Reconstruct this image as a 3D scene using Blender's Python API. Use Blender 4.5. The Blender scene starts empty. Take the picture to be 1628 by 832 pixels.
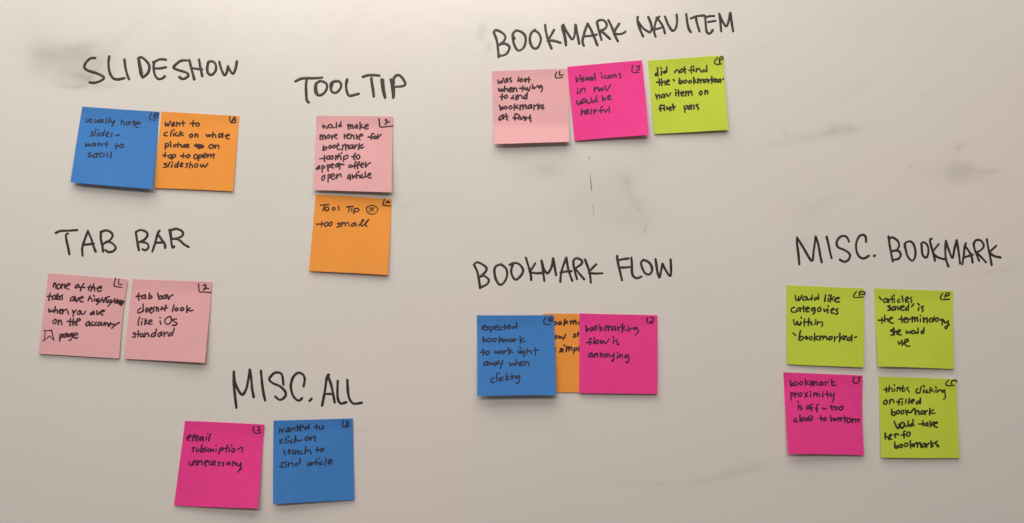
import bpy, math, random
from mathutils import Vector

S = 0.00061                 # metres on the board per photo pixel
CAM_D = 0.98                # camera to board
sc = bpy.context.scene
col = sc.collection

# ------------------------------------------------------------------ camera, world, lamps, exposure
cam = bpy.data.objects.new('camera', bpy.data.cameras.new('camera'))
col.objects.link(cam)
cam.location = (0, -CAM_D, 0)
cam.rotation_euler = (math.radians(90), 0, 0)
cam.data.sensor_width = 36
cam.data.lens = 36 * CAM_D / (1628 * S)
cam.data.clip_start = 0.01
cam.data.clip_end = 50
sc.camera = cam

world = bpy.data.worlds.new('World')
sc.world = world
world.use_nodes = True
bg = world.node_tree.nodes['Background']
bg.inputs[0].default_value = (1.0, 0.88, 0.77, 1)
bg.inputs[1].default_value = 0.105

def lamp(name, loc, target, size, power, colour):
    l = bpy.data.lights.new(name, 'AREA')
    l.shape = 'RECTANGLE'
    l.size, l.size_y = size
    l.energy = power
    l.color = colour
    o = bpy.data.objects.new(name, l)
    col.objects.link(o)
    o.location = loc
    d = Vector(target) - Vector(loc)
    o.rotation_euler = d.to_track_quat('-Z', 'Y').to_euler()
    return o
lamp('ceiling_lamp_near', (-0.27, -0.63, 1.00), (-0.15, 0, 0.08), (1.5, 0.8), 14.3, (1.0, 0.908, 0.825))
lamp('ceiling_lamp_far', (-0.40, -3.0, 1.36), (-0.15, 0, 0.2), (2.0, 0.5), 37, (1.0, 0.95, 0.86))

sc.view_settings.view_transform = 'Standard'
sc.view_settings.look = 'None'
sc.view_settings.exposure = 0
sc.view_settings.gamma = 1
sc.view_settings.use_curve_mapping = False

# ------------------------------------------------------------------ helpers
def lin(r, g, b):
    def f(c):
        c /= 255
        return c / 12.92 if c <= 0.04045 else ((c + 0.055) / 1.055) ** 2.4
    return (f(r), f(g), f(b), 1)

def to_plane(px, py, h=0.0):
    """photo pixel -> metres on the board; h = height above the board (small parallax correction)"""
    k = (CAM_D - h) / CAM_D
    return ((px - 814) * S * k, (416 - py) * S * k)

def mesh_obj(name, verts, faces, mat, parent=None, smooth=True):
    me = bpy.data.meshes.new(name)
    me.from_pydata(verts, [], faces)
    me.materials.append(mat)
    if smooth:
        me.polygons.foreach_set('use_smooth', [True] * len(me.polygons))
    me.update()
    o = bpy.data.objects.new(name, me)
    col.objects.link(o)
    if parent is not None:
        o.parent = parent
    return o

def empty(name, parent=None, loc=(0, 0, 0)):
    o = bpy.data.objects.new(name, None)
    o.empty_display_size = 0.02
    o.location = loc
    col.objects.link(o)
    if parent is not None:
        o.parent = parent
    return o

class Nodes:
    def __init__(self, name):
        self.m = bpy.data.materials.new(name)
        self.m.use_nodes = True
        self.t = self.m.node_tree
        self.b = self.t.nodes['Principled BSDF']
        self.co = self.n('ShaderNodeTexCoord').outputs['Object']
    def n(self, kind, **kw):
        nd = self.t.nodes.new(kind)
        for k, v in kw.items():
            setattr(nd, k, v)
        return nd
    def link(self, a, b):
        self.t.links.new(a, b)
    def put(self, sock, v):
        if hasattr(v, 'is_output'):
            self.link(v, sock)
        else:
            sock.default_value = v
    def math(self, op, a, b=0.0, c=None, clamp=False):
        nd = self.n('ShaderNodeMath', operation=op)
        nd.use_clamp = clamp
        self.put(nd.inputs[0], a)
        self.put(nd.inputs[1], b)
        if c is not None:
            self.put(nd.inputs[2], c)
        return nd.outputs[0]
    def noise(self, scale, detail=2, rough=0.5, vec=None, dist=0.0):
        nd = self.n('ShaderNodeTexNoise')
        nd.inputs['Scale'].default_value = scale
        nd.inputs['Detail'].default_value = detail
        nd.inputs['Roughness'].default_value = rough
        nd.inputs['Distortion'].default_value = dist
        self.link(vec or self.co, nd.inputs['Vector'])
        return nd.outputs['Fac']
    def mapping(self, scale=(1, 1, 1), rot=(0, 0, 0), loc=(0, 0, 0), vec=None, kind='POINT'):
        nd = self.n('ShaderNodeMapping', vector_type=kind)
        nd.inputs['Location'].default_value = loc
        nd.inputs['Rotation'].default_value = rot
        nd.inputs['Scale'].default_value = scale
        self.link(vec or self.co, nd.inputs['Vector'])
        return nd.outputs['Vector']
    def rng(self, v, a, b, c, d):
        nd = self.n('ShaderNodeMapRange')
        self.put(nd.inputs[0], v)
        for i, x in enumerate((a, b, c, d)):
            nd.inputs[i + 1].default_value = x
        return nd.outputs[0]
    def mix(self, fac, a, b, blend='MIX'):
        nd = self.n('ShaderNodeMix', data_type='RGBA', blend_type=blend)
        self.put(nd.inputs[0], fac)
        self.put(nd.inputs[6], a)
        self.put(nd.inputs[7], b)
        return nd.outputs[2]
    def bump(self, h, strength, dist):
        nd = self.n('ShaderNodeBump')
        nd.inputs['Strength'].default_value = strength
        nd.inputs['Distance'].default_value = dist
        self.link(h, nd.inputs['Height'])
        self.link(nd.outputs[0], self.b.inputs['Normal'])

# ------------------------------------------------------------------ materials
# half-wiped marker stains on the board: photo px centre, radii px, turn, strength
SMUDGES = [
    (66, 92, 30, 24, 0.0, .17), (110, 90, 50, 20, 0.0, .11), (150, 100, 46, 26, 0.1, .13), (115, 118, 50, 22, 0.1, .17), (135, 124, 26, 9, 0.1, .14), (118, 138, 22, 4.5, 0.1, .18), (165, 136, 22, 5, 0.0, .18), (60, 60, 40, 30, 0, .05),
    (120, 78, 60, 16, -0.1, .12), (182, 70, 60, 7, -0.75, .07), (345, 55, 55, 6, -1.2, .05),
    (766, 50, 8, 17, 0.2, .17), (778, 76, 8, 9, 0, .18), (825, 62, 12, 16, 0.3, .13), (800, 35, 34, 12, 0, .06),
    (1249, 215, 6, 6, 0, .20), (1300, 214, 36, 7.5, -0.12, .15), (1340, 206, 24, 9, 0, .19), (1243, 231, 40, 2.5, -0.1, .12),
    (1525, 234, 9, 6, -0.5, .20), (1528, 266, 26, 12, 0.1, .11), (1515, 280, 44, 14, 0.1, .11), (1550, 270, 40, 6.9, 0.0, .08), (1570, 271, 24, 4, 0, .12),
    (1446, 268, 3, 2.5, 0, .20), (1467, 153, 3, 2.5, 0, .12),
    (998, 286, 12, 12, 0, .13), (975, 292, 34, 6, -0.1, .09), (1008, 315, 16, 10, 0.8, .10), (870, 272, 18, 8, 0, .07), (1305, 327, 52, 5, -0.42, .10), (1195, 86, 62, 4, -0.45, .10),
    (1345, 150, 60, 5, -0.5, .06), (996, 352, 16, 1.8, 0, .10), (1025, 365, 14, 2.5, 2.0, .10), (1003, 305, 30, 2.5, 1.1, .08), (1018, 335, 12, 4, 0.5, .08),
    (880, 268, 30, 12, 0, .06), (940, 320, 70, 34, .2, .08), (1000, 340, 44, 34, .2, .09), (985, 268, 70, 18, -.1, .08), (860, 275, 50, 16, 0, .06), (560, 30, 50, 12, -.8, .05), (300, 60, 40, 60, 0, .035), (1100, 20, 60, 14, -.6, .05), (870, 340, 40, 10, -0.3, .04),
    (1150, 757, 62, 2.2, -0.22, .15), (1200, 742, 30, 5, -0.1, .09), (1050, 770, 60, 2.0, -0.02, .10), (960, 772, 70, 2.0, 0.0, .06),
    (1590, 430, 60, 2.5, -0.15, .08), (1570, 310, 60, 3, -0.7, .06), (1600, 690, 50, 4, -0.5, .05),
    (205, 572, 5, 5, 0, .08), (80, 570, 5, 3, 0, .10), (10, 78, 20, 5, 0, .06),
    (1275, 385, 14, 18, 0.2, .07), 
    (575, 328, 6, 5, 0, .03), (645, 328, 12, 4, -0.4, .10), (1060, 515, 12, 2, 0, .07), (573, 685, 14, 2.5, -.1, .10),
    (346, 455, 18, 2.5, 0, .09), (205, 448, 3, 2, 0, .1),
]

def board_material():
    N = Nodes('whiteboard_enamel')
    warp = N.n('ShaderNodeTexNoise')
    warp.inputs['Scale'].default_value = 28
    warp.inputs['Detail'].default_value = 3
    N.link(N.co, warp.inputs['Vector'])
    sub = N.n('ShaderNodeVectorMath', operation='SUBTRACT')
    N.link(warp.outputs['Color'], sub.inputs[0])
    sub.inputs[1].default_value = (.5, .5, .5)
    scl = N.n('ShaderNodeVectorMath', operation='SCALE')
    N.link(sub.outputs[0], scl.inputs[0])
    scl.inputs['Scale'].default_value = 0.009
    add = N.n('ShaderNodeVectorMath', operation='ADD')
    N.link(N.co, add.inputs[0])
    N.link(scl.outputs[0], add.inputs[1])
    wv = add.outputs[0]
    total = None
    for (cx, cy, rx, ry, rot, st) in SMUDGES:
        if ry < 7 and rx > 25:          # long wipes are soft-edged
            ry, st = ry * 1.8 + 1.5, st * .62
        x, z = to_plane(cx, cy)
        v = N.mapping((rx * S, 1, ry * S), (0, rot, 0), (x, 0, z), wv, 'TEXTURE')
        ln = N.n('ShaderNodeVectorMath', operation='LENGTH')
        N.link(v, ln.inputs[0])
        g = N.math('MULTIPLY', ln.outputs['Value'], ln.outputs['Value'])
        g = N.math('MULTIPLY', g, -1.1)
        g = N.math('EXPONENT', g)
        total = N.math('MULTIPLY', g, st) if total is None else N.math('MULTIPLY_ADD', g, st, total)
    # wiping streaks break the stains up
    streak = N.noise(1, 6, 0.62, N.mapping((20, 1, 30), (0, 0.3, 0)), 1.3)
    streak = N.rng(streak, .36, .64, .6, 1.35)
    total = N.math('MULTIPLY', total, streak)
    film = N.noise(1, 6, 0.6, N.mapping((5, 1, 14), (0, 0.5, 0)), 0.6)
    film = N.rng(film, .48, .78, 0, .022)
    fine = N.noise(1, 3, 0.6, N.mapping((60, 1, 300), (0, -0.25, 0)))
    fine = N.rng(fine, .6, .9, 0, .02)
    total = N.math('ADD', total, N.math('ADD', film, fine), clamp=True)
    tint_cast = N.noise(3.2, 3, .5)  # white-balance colour cast put into the base colour: greenish and pinkish patches
    base = N.mix(N.rng(tint_cast, .35, .65, 0, 1), (0.745, 0.742, 0.715, 1), (0.795, 0.742, 0.725, 1))
    c = N.mix(total, base, (0.12, 0.115, 0.105, 1))
    # a wiped yellow-green marker ghost near the lower edge
    x, z = to_plane(1085, 785)
    v = N.mapping((17 * S, 1, 26 * S), (0, .3, 0), (x, 0, z), wv, 'TEXTURE')
    ln = N.n('ShaderNodeVectorMath', operation='LENGTH')
    N.link(v, ln.inputs[0])
    g = N.math('EXPONENT', N.math('MULTIPLY', N.math('MULTIPLY', ln.outputs['Value'], ln.outputs['Value']), -1.0))
    c = N.mix(N.math('MULTIPLY', g, .38), c, (0.76, 0.80, 0.60, 1))
    N.link(c, N.b.inputs['Base Color'])
    rough = N.rng(N.noise(9, 5, .6), .3, .7, .19, .27)
    N.link(N.math('ADD', rough, N.math('MULTIPLY', total, .4)), N.b.inputs['Roughness'])
    N.b.inputs['Specular IOR Level'].default_value = 0.5
    N.bump(N.noise(70, 3, .5), .05, .002)
    return N.m

def ink_material(name, c, rough=.42, var=.25):
    N = Nodes(name)
    n = N.rng(N.noise(260, 4, .6), .3, .7, 0, 1)
    dark = tuple(x * (1 - var) for x in c[:3]) + (1,)
    lite = tuple(x * (1 + var) + .006 for x in c[:3]) + (1,)
    N.link(N.mix(n, dark, lite), N.b.inputs['Base Color'])
    N.b.inputs['Roughness'].default_value = rough
    N.b.inputs['Specular IOR Level'].default_value = .4
    return N.m

def paper_material(name, c, speck):
    N = Nodes(name)
    big = N.rng(N.noise(22, 3, .55), .3, .7, .965, 1.03)
    fib = N.rng(N.noise(900, 2, .6), .25, .75, 1 - speck, 1 + speck)
    k = N.math('MULTIPLY', big, fib)
    # coarse mottling and fine speckle vary one even paper colour
    cr = N.n('ShaderNodeCombineColor')
    for i in range(3):
        N.link(N.math('MULTIPLY', k, c[i]), cr.inputs[i])
    N.link(cr.outputs[0], N.b.inputs['Base Color'])
    N.b.inputs['Roughness'].default_value = .72
    N.b.inputs['Specular IOR Level'].default_value = .25
    h = N.math('ADD', N.noise(700, 3, .6), N.math('MULTIPLY', N.noise(40, 2, .5), 3.0))
    N.bump(h, .22, .0005)
    # thin paper: some of the light comes through, tinted
    tr = N.n('ShaderNodeBsdfTranslucent')
    N.link(cr.outputs[0], tr.inputs['Color'])
    mx = N.n('ShaderNodeMixShader')
    mx.inputs[0].default_value = .10
    N.link(N.b.outputs[0], mx.inputs[1])
    N.link(tr.outputs[0], mx.inputs[2])
    out = [n for n in N.t.nodes if n.type == 'OUTPUT_MATERIAL'][0]
    N.link(mx.outputs[0], out.inputs['Surface'])
    return N.m

PAPER = {
    'blue':   paper_material('blue_paper', (0.060, 0.25, 0.68), .09),
    'orange': paper_material('orange_paper', (1.0, 0.39, 0.07), .05),
    'pink':   paper_material('pale_pink_paper', (0.89, 0.485, 0.52), .05),
    'magenta': paper_material('magenta_paper', (0.98, 0.06, 0.355), .13),
    'lime':   paper_material('lime_paper', (0.635, 0.775, 0.07), .06),
}
INK = {
    'blue': ink_material('ink_on_blue', (0.014, 0.020, 0.062), .6),
    'orange': ink_material('ink_on_orange', (0.050, 0.018, 0.010), .6),
    'pink': ink_material('ink_on_pink', (0.045, 0.014, 0.022), .6),
    'magenta': ink_material('ink_on_magenta', (0.050, 0.006, 0.035), .6),
    'lime': ink_material('ink_on_lime', (0.022, 0.026, 0.006), .6),
}
M_BOARD = board_material()
M_MARKER = ink_material('dry_erase_ink', (0.038, 0.031, 0.024), .38, .45)
M_GHOST = ink_material('old_marker_trace', (0.28, 0.265, 0.24), .6, .3)

# ------------------------------------------------------------------ pen strokes
def catmull(P, step):
    if len(P) < 3:
        a, b = P[0], P[-1]
        n = max(2, int(math.dist(a, b) / step))
        return [(a[0] + (b[0] - a[0]) * i / n, a[1] + (b[1] - a[1]) * i / n) for i in range(n + 1)]
    closed = math.dist(P[0], P[-1]) < 1e-6
    Q = ([P[-2]] + P + [P[1]]) if closed else ([P[0]] + P + [P[-1]])
    out = []
    for i in range(1, len(Q) - 2):
        p0, p1, p2, p3 = Q[i - 1], Q[i], Q[i + 1], Q[i + 2]
        n = max(2, int(math.dist(p1, p2) / step))
        for j in range(n):
            t = j / n
            t2, t3 = t * t, t * t * t
            out.append(tuple(.5 * (2 * p1[k] + (p2[k] - p0[k]) * t + (2 * p0[k] - 5 * p1[k] + 4 * p2[k] - p3[k]) * t2
                                   + (3 * p1[k] - p0[k] - 3 * p2[k] + p3[k]) * t3) for k in (0, 1)))
    out.append(tuple(Q[-2]))
    return out

PROF = [(-1, -.3), (-.72, .72), (0, 1), (.72, .72), (1, -.3)]
def ribbon(verts, faces, pts, width, surf, rnd, thick, vary=.12, step=1.0):
    """a raised, round-ended line of ink; pts and width in photo px; surf(px,py) -> height of the sheet there"""
    P = catmull(pts, step)
    Q = [P[0]]
    for p in P[1:]:
        if math.dist(p, Q[-1]) > .25:
            Q.append(p)
    if len(Q) < 2:
        Q.append((Q[0][0] + .4, Q[0][1] + .1))
    n = len(Q)
    T = []
    for i in range(n):
        a, b = Q[max(0, i - 1)], Q[min(n - 1, i + 1)]
        d = math.dist(a, b) or 1
        T.append(((b[0] - a[0]) / d, (b[1] - a[1]) / d))
    w0 = width / 2
    L = [0]
    for i in range(1, n):
        L.append(L[-1] + math.dist(Q[i], Q[i - 1]))
    f1, f2, a1, a2 = rnd.uniform(.08, .16), rnd.uniform(.3, .5), rnd.uniform(0, 6), rnd.uniform(0, 6)
    rings = []
    def W(l):
        return w0 * (1 + vary * (math.sin(l * f1 + a1) + .5 * math.sin(l * f2 + a2)))
    ws, we = W(0), W(L[-1])
    for a in (1.0, .8, .45):            # round cap
        rings.append((Q[0][0] - T[0][0] * ws * a, Q[0][1] - T[0][1] * ws * a, T[0], ws * max(.12, math.sqrt(max(0, 1 - a * a)))))
    for i in range(n):
        rings.append((Q[i][0], Q[i][1], T[i], W(L[i])))
    for a in (.45, .8, 1.0):
        rings.append((Q[-1][0] + T[-1][0] * we * a, Q[-1][1] + T[-1][1] * we * a, T[-1], we * max(.12, math.sqrt(max(0, 1 - a * a)))))
    th = thick * rnd.uniform(.8, 1.2)
    b0 = len(verts)
    for (x, y, t, w) in rings:
        for (u, v) in PROF:
            px, py = x - t[1] * w * u, y + t[0] * w * u
            h = surf(px, py)
            X, Z = to_plane(px, py, h)
            verts.append((X, -(h + th * v * min(1, w / w0 + .2)), Z))
    m = len(PROF)
    for i in range(len(rings) - 1):
        for j in range(m - 1):
            a = b0 + i * m + j
            faces.append((a, a + 1, a + m + 1, a + m))

def parse(s):
    out = []
    for st in s.split('/'):
        pts = [tuple(float(v) for v in p.split(',')) for p in st.split()]
        if len(pts) == 1:
            pts.append((pts[0][0] + 1, pts[0][1] + 1))
        if pts:
            out.append(pts)
    return out

# ------------------------------------------------------------------ the whiteboard
def build_board():
    w, h, t, r = 3.0, 1.9, 0.018, 0.004
    verts, faces = [], []
    # panel with softened edge: rings of a rounded slab
    ring = []
    for (ins, y) in ((r, 0.0), (r * .3, r * .3), (0, r), (0, t)):
        ring.append([(-w / 2 + ins, y, -h / 2 + ins), (w / 2 - ins, y, -h / 2 + ins), (w / 2 - ins, y, h / 2 - ins), (-w / 2 + ins, y, h / 2 - ins)])
    for rr in ring:
        verts += rr
    faces.append((0, 1, 2, 3))
    for i in range(3):
        for j in range(4):
            a, b = i * 4 + j, i * 4 + (j + 1) % 4
            faces.append((b, a, a + 4, b + 4))
    faces.append((15, 14, 13, 12))
    return verts, faces

board = empty('whiteboard')
board['label'] = 'large off-white whiteboard with black handwritten headings and faint grey smudges behind the notes'
board['category'] = 'whiteboard'
v, f = build_board()
mesh_obj('writing_surface', v, f, M_BOARD, board, smooth=False)

rnd = random.Random(7)
flat = lambda px, py: 0.00004

HEADINGS = [
 ('SLIDESHOW', [(120, 80, 5.814, 21, [
   '182,72 140,75 100,110 82,155 110,185 200,215 262,250 240,280 180,300 132,298',
   '313,58 305,120 315,200 345,255 390,270 452,258',
   '453,88 462,160 480,230 495,268',
   '580,75 592,150 605,220 622,250 / 586,78 600,150 614,220 / 580,75 610,65 660,105 683,150 670,210 622,252',
   '835,88 780,85 720,112 / 728,110 722,160 735,230 765,265 800,262 825,242 / 728,168 780,168 835,158',
   '1028,95 970,100 908,155 940,180 1020,205 1045,230 1020,258 985,265 962,248',
   '1052,92 1075,180 1098,268 / 1142,85 1155,160 1172,238 / 1072,165 1120,172 1168,178',
   '1232,105 1218,160 1225,210 1255,228 1290,200 1300,150 1280,110 1245,104 1222,118',
   '1330,108 1350,180 1378,232 1400,200 1410,150 / 1410,150 1425,180 1455,218 1480,170 1492,105'])]),
 ('TOOL TIP', [(460, 110, 8.14, 29, [
   '78,160 150,125 230,118 330,118 425,110 / 225,135 215,220 220,340 225,400 250,430',
   '400,158 345,190 335,260 350,320 395,340 450,310 485,250 480,190 430,160 390,156 / 350,200 345,260 360,310',
   '600,155 545,180 535,235 550,290 590,308 640,280 672,215 650,165 600,155 / 560,180 545,230 / 580,162 620,160',
   '745,135 735,180 738,260 755,320 780,345 840,335 895,320 / 750,135 742,180',
   '955,100 1010,82 1090,78 1165,85 / 1062,120 1070,190 1085,280 1092,355',
   '1195,135 1200,200 1215,300 1238,372 / 1214,140 1216,200 1226,290 1238,360',
   '1315,135 1330,220 1340,300 1343,372 / 1340,180 1352,280 1350,360 / 1352,180 1350,125 1395,78 1450,100 1500,180 1490,210 1440,225 1365,228'])]),
 ('TAB BAR', [(80, 350, 6.783, 22, [
   '60,140 110,118 200,115 290,108 / 188,145 168,165 175,220 195,310 205,370',
   '405,120 375,200 345,300 348,385 / 405,120 440,200 465,280 488,340 / 355,268 410,262 470,255',
   '545,130 545,200 562,280 568,340 / 545,130 600,112 650,130 672,165 650,210 610,235 565,265 / 600,235 660,245 705,295 680,335 630,345 595,325',
   '922,130 935,220 955,325 / 922,130 970,108 1030,125 1048,165 1010,215 940,245 / 975,235 1040,250 1060,290 1030,325 995,315',
   '1178,115 1155,155 1130,250 1100,340 / 1160,150 1200,210 1235,260 1238,300 / 1150,245 1220,240',
   '1285,105 1300,200 1310,270 1320,300 1335,285 / 1294,120 1304,190 / 1300,110 1360,95 1420,120 1430,160 1390,190 1320,205 / 1330,200 1390,215 1440,260 1490,290'])]),
 ('MISC. ALL', [(350, 580, 6.783, 24, [
   '148,75 145,180 158,320 175,465 / 148,75 160,190 205,290 245,322 285,250 305,150 320,55 / 320,55 335,150 345,260 362,348',
   '440,68 452,200 468,310 485,385',
   '682,215 672,130 650,90 600,85 560,110 530,160 570,200 640,230 695,280 708,325 680,365 640,378 595,345',
   '900,232 912,150 885,100 835,90 785,140 762,230 780,320 820,375 855,385 882,362',
   '965,390 985,368',
   '1172,108 1150,140 1130,280 1100,440 / 1160,115 1200,230 1235,405 / 1130,315 1220,315',
   '1268,175 1265,280 1270,370 1300,418 1358,405',
   '1372,165 1378,290 1395,370 1430,415 1470,420 1525,410'])]),
 ('BOOKMARK NAV ITEM', [(770, 10, 7.4, 25, [
   '112,310 145,400 160,500 170,595 / 112,310 130,282 190,300 245,350 230,410 165,460 / 170,455 240,440 295,480 270,550 220,580 170,580',
   '375,285 335,330 345,430 375,500 410,522 460,490 485,420 480,350 440,305 380,285 / 335,350 355,380',
   '595,275 550,320 535,400 560,475 600,500 640,470 665,390 640,320 590,285',
   '715,220 725,300 750,400 790,498 / 820,280 780,350 745,405 / 755,405 820,408 895,430',
   '928,220 915,250 940,350 960,460 / 925,240 945,330 962,430 / 928,225 975,310 1035,390 1065,320 1070,220 / 1075,220 1095,330 1115,440',
   '1215,205 1180,300 1155,410 1170,465 / 1215,205 1265,300 1330,460 / 1175,355 1250,348 1320,335',
   '1325,190 1345,280 1378,395 / 1325,200 1340,170 1400,165 1438,210 1425,260 1360,290 / 1370,290 1420,330 1478,385',
   '1460,165 1500,250 1535,340 1570,412 / 1585,208 1545,270 1525,310 / 1530,318 1570,330 1625,322 1660,300']),
  (980, 10, 8.14, 27, [
   '275,140 275,200 305,300 345,390 / 275,195 350,290 430,340 / 430,340 458,300 445,220 412,140',
   '555,135 520,170 495,260 490,340 505,390 / 520,150 570,210 605,270 628,350 / 490,298 545,290 605,265',
   '628,135 670,240 725,318 770,280 785,190 778,110',
   '903,100 915,200 935,290 962,335',
   '960,160 1040,130 1135,120 / 1025,140 1045,230 1075,325',
   '1265,128 1200,130 1145,150 / 1150,130 1155,230 1165,320 1190,355 1220,345 1245,310 / 1190,205 1280,190',
   '1332,100 1345,200 1355,325 / 1332,105 1370,190 1420,262 1455,180 1470,90 / 1475,90 1490,200 1510,325'])]),
 ('BOOKMARK FLOW', [(740, 400, 7.078, 23, [
   '95,150 130,220 150,310 165,410 / 95,150 130,122 190,145 238,190 215,240 150,295 / 160,285 210,275 262,320 240,370 165,405',
   '395,145 345,165 325,220 345,320 390,375 440,340 470,260 455,190 400,145',
   '498,150 540,130 600,140 648,205 625,270 565,318 525,270 515,210 535,140',
   '680,72 710,170 735,260 740,320 / 785,135 740,205 / 730,235 800,245 870,240',
   '855,105 870,200 888,330 / 860,110 885,200 925,245 970,170 985,75 / 990,80 1005,180 1020,265',
   '1135,70 1100,160 1075,250 1068,340 / 1135,75 1160,210 1202,330 / 1070,238 1130,225 1190,222',
   '1215,100 1220,180 1255,310 / 1215,100 1250,75 1305,100 1305,140 1225,195 / 1240,200 1290,260 1335,312',
   '1345,90 1375,170 1400,250 1410,350 / 1470,145 1400,215 / 1390,240 1460,248 1540,245']),
  (960, 400, 11.885, 39, [
   '250,85 270,230 310,400 345,545 / 285,162 370,145 465,132 / 300,305 400,302 515,290',
   '520,115 530,250 532,400 565,475 630,505 710,475',
   '745,160 705,210 725,310 780,410 850,435 905,380 905,290 850,205 770,165',
   '978,150 995,270 1015,400 1050,495 1075,400 1105,240 / 1110,235 1160,340 1250,465 1270,370 1262,155'])]),
 ('MISC. BOOKMARK', [(1255, 360, 9.044, 29, [
   '110,160 110,250 130,400 143,545 / 112,165 190,290 320,495 350,350 378,145 / 382,150 420,280 445,430 465,515',
   '535,150 560,250 585,370 605,455',
   '855,220 830,160 780,138 720,160 680,230 700,300 800,345 870,405 850,480 790,510 725,480',
   '1103,225 1095,150 1055,122 1000,150 960,250 970,370 1010,440 1070,462 1140,425',
   '1218,425 1228,422']),
  (1400, 360, 7.752, 24, [
   '98,125 115,250 150,435 / 110,150 150,138 210,180 228,235 200,290 130,305 / 135,310 210,300 248,345 220,400 145,415',
   '298,215 310,290 335,370 385,425 420,390 430,310 405,220 360,185 300,210 298,262',
   '500,215 530,195 575,230 590,300 575,370 550,385 515,340 505,220',
   '630,155 608,165 625,250 655,350 670,425 / 715,220 650,300 / 655,345 710,385 795,408',
   '805,180 798,280 805,400 835,495 / 805,185 840,290 885,390 910,280 935,170 / 938,175 960,300 980,460',
   '1050,210 1035,260 1025,360 1008,470 / 1040,240 1090,310 1120,370 1135,445 / 1025,385 1135,350',
   '1145,215 1165,300 1215,425 / 1145,215 1180,170 1240,180 1272,240 1240,290 1175,325 / 1190,330 1250,390 1300,445',
   '1310,160 1330,280 1350,370 1368,475 / 1425,240 1345,315 / 1350,335 1410,370 1480,385'])]),
]
for text, blocks in HEADINGS:
    head = empty('heading', board)
    head['label'] = 'black marker heading reading ' + text
    for (ox, oy, k, w, letters) in blocks:
        for L in letters:
            vs, fs = [], []
            for st in parse(L):
                st = [(ox + x / k, oy + y / k) for x, y in st]
                ribbon(vs, fs, st, 1.24 * w / k, flat, rnd, .00016, .08, 1.3)
            mesh_obj('letter', vs, fs, M_MARKER, head)

TRACES = [('938.6,278 939.6,290 940.5,302', 1.5), ('942.3,325 943.2,334 944,342', .9), ('936.3,250 937,252', 1.6),
          ('1029,354 1027,361 1023,370', .25)]
for s, w in TRACES:
    vs, fs = [], []
    for st in parse(s):
        ribbon(vs, fs, st, w, flat, rnd, .00005, .3, 1.3)
    mesh_obj('old_pen_mark', vs, fs, M_GHOST, board)

# ------------------------------------------------------------------ sticky notes
def sheet_surface(c, lift):
    """height above the board at photo pixel (px,py) for a note with corners c = TL,TR,BR,BL"""
    (ax, ay), (bx, by), (cx, cy), (dx, dy) = c
    def uv(px, py):
        u, v = .5, .5
        for _ in range(6):
            fx = (1-u)*(1-v)*ax + u*(1-v)*bx + u*v*cx + (1-u)*v*dx - px
            fy = (1-u)*(1-v)*ay + u*(1-v)*by + u*v*cy + (1-u)*v*dy - py
            ux = (1-v)*(bx-ax) + v*(cx-dx); uy = (1-v)*(by-ay) + v*(cy-dy)
            vx = (1-u)*(dx-ax) + u*(cx-bx); vy = (1-u)*(dy-ay) + u*(cy-by)
            det = ux*vy - uy*vx
            u -= (fx*vy - fy*vx) / det
            v -= (ux*fy - uy*fx) / det
        return u, v
    def h(u, v):
        g = max(0, min(1.05, (v - .13) / .87))
        bottom = (lift['bl'] * (1 - u) + lift['br'] * u) + lift.get('belly', 0) * 4 * u * (1 - u)
        z = 1.35 * bottom * g ** lift.get('p', 1.1)
        z += .00045 * max(0, .13 - v) / .13
        e = max(0, (u - .68) / .32) * max(0, (.5 - v) / .5)
        z += lift.get('tr', 0) * e ** 1.5
        e = max(0, (.2 - u) / .2) * max(0, (.35 - v) / .35)
        z += lift.get('tl', 0) * e ** 1.5
        if 'crease' in lift:
            cv, amt = lift['crease']
            z += amt * max(0, v - cv - .05 * (u - .5)) / (1 - cv)
        z += .00012 * math.sin(5 * u + 3 * v + lift['bl'] * 900)
        return lift.get('z', 0) + .00035 + max(0, z)
    return uv, h

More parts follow.
